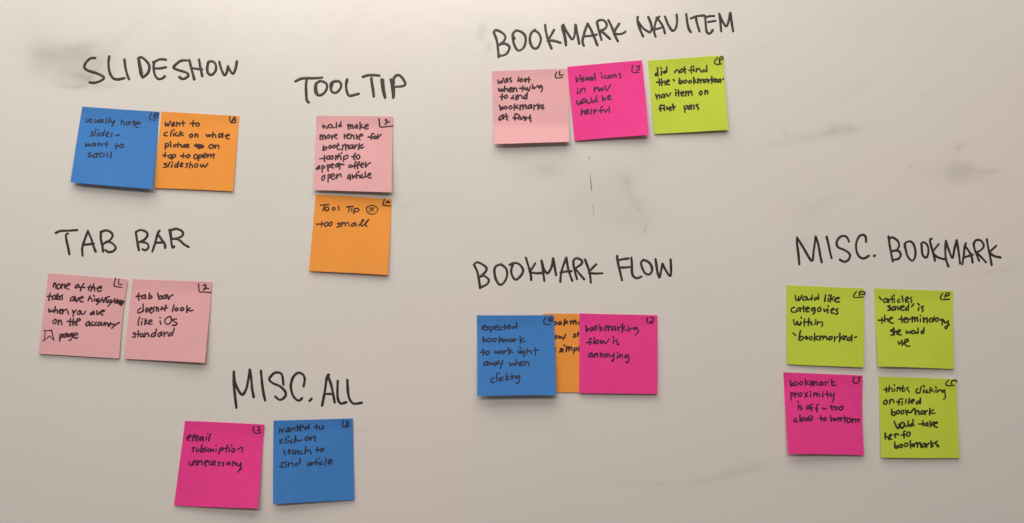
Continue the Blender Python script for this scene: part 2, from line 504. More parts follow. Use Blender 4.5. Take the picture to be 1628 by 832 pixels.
def build_note(colour, corners, lift, label, lines, initials, origin, k, pen=2.0, group=None, extra=()):
    uv, h = sheet_surface(corners, lift)
    cxp = sum(p[0] for p in corners) / 4
    cyp = sum(p[1] for p in corners) / 4
    note = empty('sticky_note')
    note['label'] = label
    note['category'] = 'sticky note'
    note['group'] = group
    n = 22
    rn = random.Random(int(cxp * 7 + cyp))
    wob = [rn.uniform(0, 6) for _ in range(4)]
    (ax, ay), (bx, by), (cx, cy), (dx, dy) = corners
    verts, faces = [], []
    T = .00013
    edge = lift.get('edge', 0)
    for side in (0, 1):
        for j in range(n + 1):
            v = j / n
            for i in range(n + 1):
                u = i / n
                px = (1-u)*(1-v)*ax + u*(1-v)*bx + u*v*cx + (1-u)*v*dx
                py = (1-u)*(1-v)*ay + u*(1-v)*by + u*v*cy + (1-u)*v*dy
                px += .35 * math.sin(v * 3.1 + wob[0]) * (1 - u) + (.35 * math.sin(v * 3.4 + wob[1]) - edge * math.sin(v * math.pi)) * u
                py += (.35 * math.sin(u * 3.2 + wob[2])) * (1 - v) + .4 * math.sin(u * 3.6 + wob[3]) * v
                z = h(u, v)
                X, Z = to_plane(px, py, z)
                verts.append((X, -(z - side * T), Z))
    m = n + 1
    N1 = m * m
    for j in range(n):
        for i in range(n):
            a = j * m + i
            faces.append((a, a + m, a + m + 1, a + 1))
            faces.append((N1 + a, N1 + a + 1, N1 + a + m + 1, N1 + a + m))
    def rim(seq):
        for a, b in zip(seq, seq[1:]):
            q = len(verts)
            verts.extend([verts[a], verts[b], verts[b + N1], verts[a + N1]])
            faces.append((q, q + 1, q + 2, q + 3))
    rim([i for i in range(m)])
    rim([i * m + n for i in range(m)])
    rim([n * m + i for i in range(n, -1, -1)])
    rim([i * m for i in range(n, -1, -1)])
    sh = mesh_obj('paper_sheet', verts, faces, PAPER[colour], note)
    sm = [True] * (n * n * 2) + [False] * (4 * n)
    sh.data.polygons.foreach_set('use_smooth', sm)
    sh.data.update()
    def surf(px, py):
        u, v = uv(px, py)
        return h(u, v) + .00002
    ox, oy = origin
    def inkmesh(name, strokes, w):
        vs, fs = [], []
        for st in strokes:
            st = [(ox + x / k, oy + y / k) for x, y in st]
            ribbon(vs, fs, st, w, surf, rn, .00007, .10, .9)
        mesh_obj(name, vs, fs, INK[colour], note)
    for (bx0, by0, bk, rows) in lines:
        for row in rows:
            strokes = [[((bx0 + x / bk - ox) * k, (by0 + y / bk - oy) * k) for x, y in st] for st in parse(row)]
            inkmesh('handwritten_line', strokes, pen * 1.2)
    for name, s, w in extra:
        inkmesh(name, parse(s), w)
    if initials:
        inkmesh('corner_initials', parse(initials), pen * 1.12)
    # put the origin of the note at the middle of its gummed top edge
    X, Z = to_plane((ax + bx) / 2, (ay + by) / 2)
    note.location = (X, 0, Z)
    for ch in note.children:
        ch.location = (-X, 0, -Z)
    return note

GR = {'slide': 'notes under the slideshow heading', 'tool': 'notes under the tool tip heading', 'tab': 'notes under the tab bar heading',
      'all': 'notes under the misc. all heading', 'nav': 'notes under the bookmark nav item heading',
      'flow': 'notes under the bookmark flow heading', 'misc': 'notes under the misc. bookmark heading'}
mm = .001

build_note('blue', [(131, 169.6), (253.3, 178), (242.3, 300.7), (111.7, 290.2)], dict(bl=5*mm, br=6*mm, p=1.25),
  "blue sticky note reading usually hate slides, left of the orange note under slideshow",
  [(130, 180, 11.09, ['85,95 80,130 95,165 125,130 130,100 / 130,105 128,140 / 180,100 150,115 165,135 180,155 150,172 / 235,105 225,140 250,165 285,130 / 350,115 315,125 305,160 335,165 365,120 / 370,115 372,165 / 435,95 425,180 / 500,70 470,175 / 520,120 515,155 545,165 580,130 / 580,140 560,185 530,225 / 710,115 690,205 / 695,180 730,140 750,160 745,215 / 830,145 790,160 785,200 815,205 845,155 850,205 / 930,130 905,215 / 865,150 960,170 / 945,200 1030,180 1005,155 950,180 940,220 965,250 1000,258',
    '205,330 165,345 195,370 185,395 150,405 / 250,290 220,405 / 285,345 275,405 / 292,285 305,295 / 350,345 315,365 310,400 350,395 385,350 / 405,295 380,400 / 430,380 480,350 460,335 430,365 430,400 465,412 / 535,355 520,375 535,390 510,412 / 600,392 630,395 662,385',
    '70,530 70,590 100,560 115,540 / 115,545 120,580 150,555 / 215,525 185,545 180,585 215,570 235,530 240,580 / 285,530 290,580 / 290,560 330,535 350,585 / 445,495 430,600 / 375,545 465,545 / 620,540 600,630 / 580,575 655,585 / 705,545 670,575 675,605 715,605 735,570 705,545',
    '165,700 115,710 130,735 165,750 130,775 110,770 / 240,715 195,740 200,775 245,775 / 260,700 265,780 / 262,740 290,710 305,720 / 350,700 315,730 325,770 375,765 400,725 350,700 / 450,700 445,775 / 520,695 510,790'])],
  '778,112 766,150 772,170 815,172 / 802,138 835,128 833,112 810,115 800,140 815,155 838,150', (100, 160), 5.544, 1.9, GR['slide'])

build_note('orange', [(256.8, 177.9), (380, 184.3), (370.8, 304.7), (245.9, 298.8)], dict(bl=1.5*mm, br=1.5*mm),
  "orange sticky note reading want to click on whole picture, under the slideshow heading",
  [(255, 188, 9.79, ['78,60 80,125 110,85 120,125 155,50 / 210,65 175,95 180,125 210,105 215,70 / 218,70 220,125 / 255,60 255,125 / 255,95 290,75 300,120 / 350,45 355,125 / 300,80 380,75 / 510,45 505,125 / 465,80 545,80 / 585,75 555,100 565,125 600,120 605,85 580,75',
    '105,220 65,235 60,270 105,275 / 180,195 155,280 / 205,240 205,280 / 210,180 215,190 / 260,220 230,245 240,275 270,270 / 310,205 290,285 / 345,225 300,250 / 305,250 355,272 / 475,250 455,275 470,300 500,285 495,255 475,250 / 540,245 540,295 / 540,275 575,245 582,300 / 715,255 735,290 760,255 765,290 790,260 / 820,220 810,300 / 812,270 850,255 862,300 / 925,245 905,275 920,300 950,280 945,250 925,245 / 972,235 968,300 / 1010,275 1070,270 1060,250 1025,280 1030,315 1070,325',
    '80,400 75,480 / 80,400 120,395 125,430 85,450 / 160,400 160,450 / 155,370 160,378 / 235,410 205,425 210,450 240,440 / 280,385 270,450 / 245,415 310,412 / 325,415 320,445 350,450 365,415 365,455 / 385,410 385,455 / 385,430 405,415 / 405,440 445,425 430,405 410,420 410,450 440,460 / 785,415 755,440 775,470 820,460 825,425 785,415 / 855,425 855,465 / 855,440 890,420 910,430 905,470',
    '80,535 65,605 / 35,575 120,590 / 150,570 125,600 145,625 170,605 165,575 150,570 / 190,570 178,640 / 190,575 230,570 235,600 190,615 / 360,545 350,615 / 315,590 395,590 / 435,570 405,595 415,620 450,605 455,575 435,570 / 545,565 520,600 540,635 575,610 570,570 545,565 / 600,575 590,660 / 600,580 640,575 640,600 600,620 / 655,600 720,575 695,550 665,580 665,610 700,615 / 740,565 730,612 / 735,600 785,560 780,610 / 785,600 835,555 825,625',
    '100,700 55,715 100,735 85,765 50,765 / 145,690 120,760 / 180,725 172,768 / 182,680 190,690 / 260,710 225,730 225,765 260,745 285,675 / 275,710 270,765 / 310,735 350,710 335,695 310,725 315,755 345,750 / 425,705 395,715 420,735 410,760 390,765 / 465,685 450,775 / 455,740 490,720 500,770 / 555,710 530,735 545,765 580,745 575,712 555,710 / 620,715 640,765 670,720 690,765 735,710'])],
  '745,92 745,125 755,148 790,150 800,140 / 765,140 790,95 800,145 / 770,125 798,122', (240, 170), 5.94, 2.2, GR['slide'],
  extra=[('scribbled_out_patch', '408,368 430,350 425,380 450,352 440,392 468,356 458,398 482,358 478,392 495,365 492,385 460,372 415,366', 2.4)])

build_note('pink', [(503, 184.3), (624.2, 185.1), (623, 305.5), (498.1, 302.9)], dict(bl=3.5*mm, br=5*mm, tr=1*mm),
  "pale pink sticky note reading would make more sense, above the orange note under tool tip",
  [(500, 190, 14.8, ['200,130 205,210 250,150 290,220 330,140 / 370,115 330,155 350,200 400,190 415,140 370,120 / 415,150 430,200 480,185 / 515,80 515,200 / 595,130 570,160 590,180 620,140 / 625,55 615,120 635,165 / 785,120 800,230 / 790,170 830,115 850,210 / 850,160 890,130 905,215 / 985,125 945,180 960,210 1000,170 1005,120 1010,210 / 1070,70 1070,240 / 1120,120 1080,160 / 1075,170 1150,200 / 1180,180 1265,150 1240,115 1190,150 1180,200 1220,230 1265,215',
    '135,370 135,480 / 135,420 175,365 195,475 / 195,410 235,370 260,465 / 330,365 290,400 300,440 350,430 345,375 330,365 / 395,370 410,470 / 405,430 460,375 / 460,400 530,375 510,345 470,390 480,430 530,455 / 700,350 708,450 / 705,400 750,380 / 765,390 820,365 800,335 760,380 770,440 820,450 / 860,350 860,450 / 860,400 910,370 935,465 / 985,360 1000,460 / 990,410 1030,400 / 1050,390 1120,390 1130,360 1090,350 1050,400 1050,450 1070,480 / 1390,340 1350,340 1335,400 1335,470 / 1265,415 1370,420 / 1430,390 1390,420 1410,455 1450,440 1450,400 1430,390 / 1495,350 1485,455 / 1487,440 1570,350',
    '210,620 200,730 / 205,690 250,650 290,660 270,705 205,730 / 365,615 335,650 355,685 395,665 390,625 365,615 / 460,605 430,640 450,675 490,655 485,615 460,605 / 555,565 530,650 550,710 610,700 / 525,620 580,610 / 665,600 655,725 / 665,650 730,580 735,725 / 740,650 790,600 800,690 / 860,600 820,640 830,690 880,670 900,600 905,680 / 950,600 945,690 / 945,660 1000,600 / 1050,570 1035,715 / 1130,590 1060,640 / 1050,640 1090,675 1150,655']),
   (500, 238, 15.13, ['125,220 180,218 290,200 / 245,140 230,200 245,285 / 335,155 290,195 320,240 370,210 360,160 335,155 / 415,150 380,190 410,235 445,205 440,155 415,150 / 510,130 500,245 / 520,200 545,150 / 595,100 550,230 / 520,165 630,160 / 635,190 635,240 / 650,75 652,95 / 700,170 695,290 / 700,180 770,135 810,155 780,210 700,240 / 985,90 940,180 965,250 / 895,170 1010,170 / 1055,125 1010,170 1020,220 1065,225 1090,170 1055,125',
    '115,390 60,440 45,480 100,460 120,395 130,460 / 180,385 185,540 / 185,400 235,395 250,430 195,455 / 310,370 330,520 / 320,380 370,370 370,420 325,430 / 385,400 460,370 430,340 390,380 400,430 460,440 / 570,330 510,370 510,410 560,410 600,340 / 540,350 570,400 / 600,330 605,470 / 630,370 640,350 705,365 / 870,370 830,390 830,430 870,430 900,380 910,420 / 1020,300 980,310 970,380 975,460 / 900,400 1000,390 / 1080,300 1040,370 1040,460 / 990,375 1100,365 / 1110,390 1185,350 1160,315 1120,350 1120,410 1160,430 / 1235,310 1225,425 1290,350 1345,315',
    '250,615 190,650 175,720 205,745 240,690 230,625 / 330,600 325,780 / 330,620 380,600 385,650 330,690 / 400,640 480,630 460,580 410,600 400,680 450,720 510,680 / 540,600 530,690 / 540,660 620,585 645,660 / 840,600 800,650 795,700 840,690 850,600 865,730 / 905,600 920,690 960,640 / 1010,565 1010,690 / 950,640 1050,620 / 1085,625 1090,685 / 1055,530 1070,545 / 1150,600 1120,640 1140,680 1190,660 / 1220,540 1225,670 / 1260,640 1350,600 1335,565 1290,600 1280,650 1320,685 1360,675'])],
  '668,85 672,120 682,160 740,157 798,152 / 727,98 740,90 742,112 728,138 / 728,136 745,118 766,112', (490, 175), 5.94, 2.3, GR['tool'])

build_note('orange', [(501.4, 309.6), (623.3, 316.6), (616, 437.7), (491.3, 430.7)], dict(bl=2*mm, br=3*mm),
  "orange sticky note reading tool tip too small, directly below a pale pink note",
  [(480, 300, 5.7375, ['168,152 205,148 245,147 / 208,150 200,175 192,202 / 225,168 211,185 221,203 241,196 243,176 225,168 / 290,172 278,185 288,199 303,188 298,173 290,172 / 335,160 336,180 338,200 / 408,168 435,164 464,162 / 436,166 430,190 426,211 / 455,182 455,198 456,212 / 460,164 462,167 / 480,182 477,205 473,228 / 478,186 505,181 521,195 505,211 480,209',
    '183,302 180,325 178,347 / 133,325 200,322 / 222,308 205,325 215,345 235,335 237,313 222,308 / 262,305 245,325 255,343 270,330 272,308 262,305 / 352,315 325,320 345,332 340,348 320,350 / 365,310 362,345 / 363,330 390,308 395,342 / 395,328 420,308 432,342 / 480,312 455,325 455,343 478,335 488,312 495,342 / 515,340 540,315 565,285 552,287 540,320 548,344 572,322 600,290 612,284 600,298 578,330 592,346'])],
  '752,98 744,125 738,150 770,156 808,158 / 765,134 785,112 800,134 / 770,125 800,126 / 782,120 790,130', (480, 300), 5.7375, 2.0, GR['tool'],
  extra=[('circled_cross', '640,153 600,166 588,192 608,226 650,233 685,212 690,180 665,158 635,152 / 615,178 640,195 655,206 / 664,172 640,190 612,212 / 632,174 650,180', 1.9)])

build_note('pink', [(77.1, 434.9), (203, 443.9), (188.9, 569.8), (60.8, 563)], dict(bl=2*mm, br=2*mm, tr=2*mm, edge=1),
  "pale pink sticky note with a small bookmark symbol, left note under the tab bar heading",
  [(70, 445, 12.333, ['200,65 180,140 / 195,90 230,70 230,165 / 290,85 255,130 265,180 310,165 325,110 290,85 / 350,80 345,170 / 350,120 400,85 400,170 / 420,130 510,95 490,70 430,110 440,170 490,185 / 660,90 615,130 620,165 665,140 680,95 690,150 / 785,75 735,140 715,215 / 690,150 800,150 / 905,95 870,205 / 860,150 940,140 / 975,85 915,220 / 930,180 990,140 990,215 / 1040,170 1130,155 1110,125 1050,160 1050,210 1090,230 1130,205',
    '125,265 100,330 95,405 / 70,325 170,320 / 210,300 160,340 165,385 220,360 235,300 235,380 / 270,270 250,385 / 255,340 300,320 305,370 260,385 / 365,300 330,320 365,350 350,390 320,385 / 570,330 520,370 520,415 570,400 595,330 590,410 / 610,330 635,430 680,350 / 690,370 770,355 745,325 700,370 710,420 765,435 / 900,320 865,410 / 880,380 930,360 945,425 / 995,370 985,410 / 970,305 990,325 / 1060,370 1025,400 1040,430 1075,380 / 1080,380 1060,460 1030,485 / 1145,350 1095,440 / 1110,420 1155,390 1160,445 / 1205,350 1170,440 / 1285,330 1230,350 1215,440 / 1270,390 1240,440 1270,450 1320,390 1300,470 1250,520 / 1390,370 1330,450 / 1350,430 1390,410 1390,460 / 1440,380 1410,460 / 1400,410 1450,410 / 1430,450 1480,400 1450,470 1500,400 1480,490 1530,400 1510,510 1570,405 1530,490']),
   (60, 486, 12.333, ['215,70 225,130 265,90 280,130 315,90 / 345,20 325,140 / 335,110 385,80 385,150 / 420,120 480,90 455,70 425,100 435,155 470,150 / 500,75 490,160 / 500,120 565,70 600,165 / 685,95 700,140 750,90 / 740,110 705,155 690,215 / 810,105 775,145 790,180 830,160 825,110 810,105 / 850,110 860,170 900,165 940,110 / 1095,115 1040,150 1035,180 1080,165 1100,110 1105,175 / 1160,100 1170,180 1220,120 / 1220,135 1310,110 1280,90 1235,130 1235,165 1275,185',
    '345,270 300,310 310,355 350,345 365,290 345,270 / 405,290 400,375 / 400,330 445,285 475,375 / 640,260 630,395 / 580,310 690,320 / 700,260 680,385 / 690,340 725,310 725,390 / 750,320 830,290 825,260 780,270 760,330 770,390 / 1000,315 950,345 950,400 1000,370 1015,310 1020,400 / 1080,320 1050,350 1060,395 1095,385 / 1155,325 1120,350 1125,390 1160,385 / 1205,330 1180,365 1195,395 1230,370 1225,335 1205,330 / 1250,330 1250,385 1290,380 1300,335 / 1320,330 1325,390 / 1325,370 1365,335 1380,400 / 1430,330 1400,410 / 1380,365 1490,365 / 1450,445 1520,380 1600,330',
    '440,570 430,695 / 440,580 490,560 480,610 430,650 / 560,545 510,590 520,625 560,600 580,545 585,610 / 660,545 600,580 610,610 650,590 690,545 / 680,560 670,640 640,680 610,680 / 700,590 780,570 760,535 710,560 700,610 740,640 780,630'])],
  '742,98 735,125 727,155 740,170 796,177 / 772,106 768,128 770,150 798,152', (50, 425), 5.544, 2.2, GR['tab'],
  extra=[('bookmark_symbol', '116,556 120,592 112,640 / 98,655 128,632 161,605 / 161,605 180,628 198,644 / 198,642 186,595 177,554 / 113,558 148,561 180,554', 1.9)])

build_note('pink', [(210.7, 443.5), (337, 448.5), (326.2, 576.6), (197.2, 571.2)], dict(bl=2*mm, br=5*mm, tr=.8*mm),
  "pale pink sticky note reading tab bar doesn't look like iOS standard",
  [(205, 460, 10.4, ['165,70 150,110 165,180 / 120,120 230,110 / 265,90 215,120 215,155 260,140 275,90 275,160 / 340,65 330,150 / 335,120 375,110 375,145 330,160 / 475,65 495,160 / 490,130 540,110 550,150 500,165 / 600,95 560,130 570,160 610,130 620,90 / 610,95 615,150 / 640,95 655,170 680,120 730,95',
    '195,310 150,350 155,395 215,370 235,330 / 235,245 235,370 / 300,310 275,350 290,380 315,350 310,315 / 345,350 385,320 370,300 345,330 345,375 375,395 / 425,295 400,325 415,350 395,375 / 455,295 455,365 / 455,330 485,305 490,365 / 545,290 530,340 / 530,330 560,320 / 610,265 590,355 / 550,330 640,305 / 745,265 715,370 / 795,310 760,330 775,355 810,340 795,310 / 880,305 850,330 865,355 905,340 895,310 880,305 / 960,275 955,385 / 1010,310 970,340 / 965,340 1010,360 1060,345',
    '180,460 155,530 155,600 / 215,530 205,585 / 220,490 222,495 / 270,490 262,590 / 300,510 270,545 / 265,550 310,570 / 330,550 380,530 365,505 330,535 335,580 385,575 / 515,525 525,580 / 512,468 520,475 / 660,455 600,500 600,560 650,580 700,530 695,470 660,455 / 785,495 730,500 740,530 790,560 780,590 720,600',
    '105,720 65,730 105,765 95,795 60,790 / 155,685 150,790 / 115,745 195,740 / 215,730 185,760 200,790 235,760 230,735 240,790 / 265,720 265,790 / 265,760 310,725 330,780 / 420,720 375,750 375,785 425,765 455,660 / 445,720 430,780 / 530,710 480,745 490,785 530,750 540,705 545,770 / 580,705 585,785 / 585,745 640,710 / 700,720 650,750 665,775 715,750 / 750,645 715,765'])],
  '697,92 700,125 704,160 750,164 805,168 / 738,106 755,98 760,116 742,144 / 744,142 765,130 787,134', (190, 435), 5.544, 2.2, GR['tab'])

build_note('magenta', [(293.8, 669.2), (420.8, 675.4), (409.4, 808.7), (276.9, 803.8)], dict(bl=1.5*mm, br=6*mm, tr=1.2*mm, p=1.25),
  "magenta sticky note reading email subscription unnecessary, under the misc. all heading",
  [(292, 685, 11.89, ['65,150 140,110 115,80 70,120 65,165 105,185 / 190,75 165,190 / 175,150 230,85 225,190 / 230,140 275,95 260,200 / 345,110 305,150 310,185 355,150 365,110 370,195 / 435,120 420,180 / 452,50 456,58 / 510,60 485,120 475,190',
    '210,320 160,325 190,360 175,395 155,395 / 245,330 240,390 275,390 290,345 / 345,270 320,400 / 320,370 370,340 370,390 325,405 / 430,320 395,335 420,365 400,400 / 480,340 450,370 465,395 500,385 / 510,340 515,385 550,350 / 560,350 560,390 / 615,345 610,395 / 610,275 615,282 / 690,330 665,440 / 690,340 735,320 735,360 680,385 / 825,270 800,400 / 750,340 860,320 / 865,340 860,395 / 905,260 910,290 / 940,335 910,370 925,405 965,390 965,340 940,335 / 1020,360 1080,320 1115,320 1100,410',
    '110,590 105,640 135,660 175,600 / 190,570 175,650 / 185,610 235,560 235,650 / 275,570 270,650 / 275,610 335,565 350,645 / 385,620 460,580 440,560 395,590 395,640 430,660 / 510,570 480,600 490,640 525,640 / 530,620 600,600 580,565 540,590 540,640 590,645 / 690,590 650,600 685,630 670,660 640,660 / 760,600 725,610 755,640 740,675 / 850,590 815,615 820,645 860,620 870,590 880,640 / 930,585 930,665 / 930,620 970,595 975,640 / 1000,610 1010,655 1060,650 1080,600 / 1080,620 1075,700 1030,780 / 1100,715 1060,740 1030,770'])],
  '722,92 716,120 728,147 755,152 775,146 / 752,100 768,95 768,112 755,130 / 755,130 772,128', (265, 660), 5.2, 2.1, GR['all'])

build_note('blue', [(435.2, 668.6), (560.6, 665.8), (563.4, 794.2), (433.8, 802.2)], dict(bl=5*mm, br=2*mm, tr=1.5*mm),
  "blue sticky note reading wanted to click on search, under the misc. all heading",
  [(438, 670, 10.4, ['70,125 65,185 / 75,130 105,150 110,185 140,115 / 210,105 175,145 180,180 215,150 225,105 230,175 / 255,115 260,165 / 260,140 300,110 320,160 / 360,65 365,160 / 315,110 400,95 / 395,120 460,85 430,65 400,90 400,150 425,150 / 530,90 480,110 485,135 530,115 / 550,50 555,130 / 675,50 680,135 / 635,95 715,85 / 725,95 730,130 775,125 795,85 770,75',
    '120,300 75,325 85,360 125,350 / 180,265 165,355 / 215,315 205,355 / 210,240 230,265 / 280,305 245,330 255,360 285,350 / 330,245 315,350 / 350,290 320,310 / 325,320 370,325 430,312 / 520,255 490,285 510,315 550,295 545,260 520,255 / 580,260 580,310 / 580,290 640,250 655,255 655,330',
    '150,485 130,500 160,525 155,555 / 205,510 250,490 230,465 215,495 235,545 / 310,475 275,505 285,540 325,520 325,480 330,540 / 360,480 365,540 / 362,510 385,495 / 430,490 395,515 405,545 450,530 / 500,420 490,540 / 490,510 560,475 590,540 / 695,430 690,500 / 665,470 735,470 / 775,445 745,470 760,500 795,480 790,450 775,445',
    '150,690 110,680 95,760 / 65,750 130,765 / 175,710 165,770 / 175,665 180,672 / 215,690 210,750 / 215,720 270,685 295,745 / 370,690 330,705 335,735 375,715 / 405,610 405,700 / 570,680 535,700 530,735 570,720 590,680 590,720 / 605,680 605,720 / 605,705 635,685 / 675,630 665,720 / 640,680 700,675 / 715,680 715,720 / 715,605 722,612 / 770,670 740,695 750,718 785,705 / 835,615 820,735 / 870,680 935,655 910,630 875,660 880,700 925,700'])],
  '650,75 640,105 652,127 695,124 / 698,80 677,82 680,95 696,102 688,112 668,110', (425, 655), 5.367, 2.0, GR['all'])

build_note('pink', [(782.1, 113), (903.6, 109.6), (905.5, 226.2), (785.6, 228.7)], dict(bl=2*mm, br=2.5*mm, crease=(.76, 4.5*mm)),
  "pale pink sticky note reading was lost when trying, leftmost under bookmark nav item",
  [(785, 115, 9.788, ['65,120 75,175 110,140 120,170 150,95 / 205,95 170,130 175,165 205,135 215,95 220,150 / 265,90 245,110 280,135 265,155 / 390,75 375,145 / 430,100 405,125 420,150 445,135 440,105 430,100 / 495,100 475,120 500,135 485,150 / 545,75 545,160 / 500,110 565,115',
    '75,255 90,300 120,260 130,300 155,265 / 170,215 165,300 / 165,270 205,255 215,300 / 240,285 290,260 270,240 240,265 250,305 290,300 / 310,245 310,300 / 310,270 345,245 360,300 / 450,215 445,295 / 400,250 480,250 / 485,240 480,270 515,265 525,245 / 515,250 530,280 / 570,220 545,295 / 605,225 600,260 / 595,190 602,198 / 625,225 630,258 685,205 / 730,205 695,235 720,245 740,210 / 740,210 760,250 740,300',
    '130,340 125,430 / 95,380 170,385 / 185,360 165,385 180,410 210,390 205,360 185,360 / 305,360 285,410 265,400 / 285,410 310,408 / 345,365 345,435 / 375,355 375,420 / 375,390 420,355 445,410 / 500,355 470,385 480,415 515,395 / 520,320 515,415',
    '90,515 105,585 / 105,570 135,540 150,560 105,590 / 185,530 165,555 185,575 205,550 185,530 / 255,525 235,550 255,575 285,555 275,528 255,525 / 320,495 318,585 / 370,515 325,540 / 330,545 380,560 / 410,510 410,585 / 410,550 450,505 455,575 / 460,545 495,505 505,570 / 570,505 535,530 540,565 575,545 585,500 590,560 / 625,510 625,580 / 625,540 675,505 / 690,495 690,580 / 730,510 695,535 / 700,540 735,560 / 770,510 745,530 780,555 760,575',
    '140,665 90,700 85,745 130,720 150,665 155,730 / 190,650 200,720 215,745 / 155,690 220,690 / 370,655 330,655 330,740 / 300,712 355,712 / 385,700 385,735 / 390,665 394,672 / 410,690 425,740 460,690 / 495,695 472,718 505,735 480,748 / 565,670 560,720 580,770 / 500,710 580,712'])],
  '683,88 671,125 683,144 738,138 / 712,84 712,118 743,114', (770, 100), 5.943, 2.3, GR['nav'])

build_note('magenta', [(902.1, 106), (1020.7, 96.4), (1031.3, 214.5), (913.5, 224.1)], dict(bl=1.5*mm, br=5*mm, z=.5*mm, tr=1.0*mm, p=1.2),
  "magenta sticky note reading visual icons in nav, middle one under bookmark nav item",
  [(908, 110, 10.4, ['80,130 90,215 120,150 / 150,140 160,195 / 145,100 160,110 / 200,140 175,160 215,185 185,210 / 245,135 255,185 290,140 / 345,130 305,160 315,185 350,165 355,130 360,180 / 385,75 400,180 / 505,110 512,160 / 490,65 500,75 / 580,100 550,125 560,155 595,145 / 640,105 610,120 620,145 650,140 655,110 640,105 / 690,90 695,140 / 695,120 735,90 745,135 / 820,75 785,85 815,115 825,140 800,150',
    '105,365 108,405 / 105,320 110,328 / 165,325 145,400 / 160,360 215,310 235,380 / 385,295 385,375 / 385,345 440,300 460,365 / 515,310 480,330 480,355 520,340 530,310 530,355 / 560,270 590,355 645,265',
    '88,525 100,570 125,590 150,535 / 150,545 172,578 192,545 / 215,490 180,520 190,560 230,545 235,500 215,490 / 250,515 280,570 325,540 / 330,475 350,560 / 400,500 370,530 385,550 425,525 / 420,440 420,510 445,540 / 515,445 525,525 / 525,500 560,480 570,505 530,520 / 600,480 650,460 635,435 605,460 615,500 665,500',
    '170,660 170,765 / 170,730 215,690 230,750 / 240,720 290,690 270,670 240,700 260,740 300,730 / 335,665 328,735 / 370,680 380,745 / 370,680 415,670 410,700 380,715 / 520,620 490,640 500,725 / 460,690 545,680 / 545,670 570,715 600,665 / 625,620 635,725'])],
  '660,88 650,128 665,153 718,149 / 696,96 722,90 716,124 695,130', (895, 90), 5.943, 2.1, GR['nav'])

build_note('lime', [(1029.5, 96.3), (1149.9, 88.4), (1157.9, 207), (1040.5, 212.9)], dict(bl=1.5*mm, br=3.5*mm, tr=1.4*mm),
  "lime sticky note reading did not find the bookmarked nav item on first pass",
  [(1035, 98, 9.567, ['85,175 65,195 70,215 95,200 / 100,95 105,225 / 160,145 155,205 / 145,95 160,110 / 215,145 190,160 200,180 235,155 / 238,80 240,160 / 360,165 375,140 / 370,160 400,120 430,175 / 470,115 435,145 455,165 490,145 485,115 470,115 / 510,80 520,175 / 480,120 525,118 / 650,75 610,85 615,180 / 575,135 640,130 / 650,105 655,148 / 690,110 690,155 / 690,135 728,106 765,160 / 810,120 785,140 800,160 840,135 / 845,65 850,155',
    '125,270 130,360 / 85,315 170,325 / 160,260 165,365 / 165,330 205,300 215,355 / 230,325 280,295 260,280 235,310 245,350 280,350 / 340,275 352,292 / 435,255 428,320 440,340 480,320 470,290 435,320 / 520,285 495,310 510,330 545,310 535,285 520,285 / 590,290 570,310 590,330 615,310 605,288 590,290 / 650,245 650,335 / 680,280 650,300 / 655,305 690,320 / 715,265 715,330 / 715,300 745,270 755,325 / 755,300 790,270 800,320 / 830,270 805,295 815,320 845,300 850,270 / 870,275 875,325 / 875,300 905,275 / 925,230 925,340 / 965,260 930,285 / 930,295 965,310 / 965,290 1000,275 990,265 970,285 980,315 1005,310 / 1040,270 1010,290 1020,315 1050,295 1060,262 1060,315 / 1100,262 1092,278',
    '70,500 95,575 / 90,540 120,500 135,560 / 195,495 160,515 165,550 200,530 205,495 210,545 / 235,490 260,530 300,480 / 375,465 378,520 / 370,425 378,435 / 415,435 420,525 / 375,475 450,470 / 455,500 500,475 485,455 460,485 470,525 500,520 / 530,455 530,525 / 530,490 565,450 570,520 / 575,485 610,450 625,515 / 755,450 735,480 750,510 775,490 770,455 755,450 / 820,440 822,500 / 822,470 855,440 865,495',
    '180,670 140,670 145,755 / 120,720 190,715 / 200,700 205,745 / 200,665 203,672 / 235,690 250,730 275,695 / 300,690 278,710 308,738 285,745 / 330,650 345,735 / 300,700 370,690 / 505,680 515,775 / 505,690 550,670 555,700 515,735 / 600,665 570,695 580,730 605,700 610,660 615,725 / 655,660 635,675 660,700 650,725 / 715,650 685,670 720,700 715,730'])],
  '688,72 664,100 660,126 690,135 722,130 / 708,118 706,92 712,70 736,63 738,84 712,95', (1025, 80), 5.943, 2.3, GR['nav'])

build_note('orange', [(863, 499), (986, 500), (986, 624.6), (864, 624)], dict(bl=.8*mm, br=.8*mm),
  "orange sticky note mostly hidden between the blue and the magenta note under bookmark flow",
  [(878, 505, 11.09, ['20,85 45,80 75,85 68,115 40,132 20,125 / 130,80 105,105 125,125 160,105 150,80 130,80 / 225,35 205,135 / 265,65 215,95 / 220,100 270,100 / 320,60 325,120 / 325,95 360,60 370,115 / 370,90 405,50 420,110 / 480,75 455,95 470,120 500,110',
    '65,320 40,350 60,370 90,350 80,320 65,320 / 120,325 130,370 160,335 195,380 235,300 / 415,290 375,300 410,325 400,345 370,345 / 455,250 445,335 / 448,310 480,285 500,330',
    '48,538 50,546 / 48,580 50,588 / 170,545 140,560 165,580 155,600 125,605 / 190,560 180,605 / 205,485 220,498 / 255,510 245,600 / 250,560 300,515 295,585 / 300,550 340,520 345,580 / 390,540 375,640 / 390,545 435,535 430,575 385,585 / 475,510 465,590'])],
  None, (870, 490), 5.546, 2.3, GR['flow'])

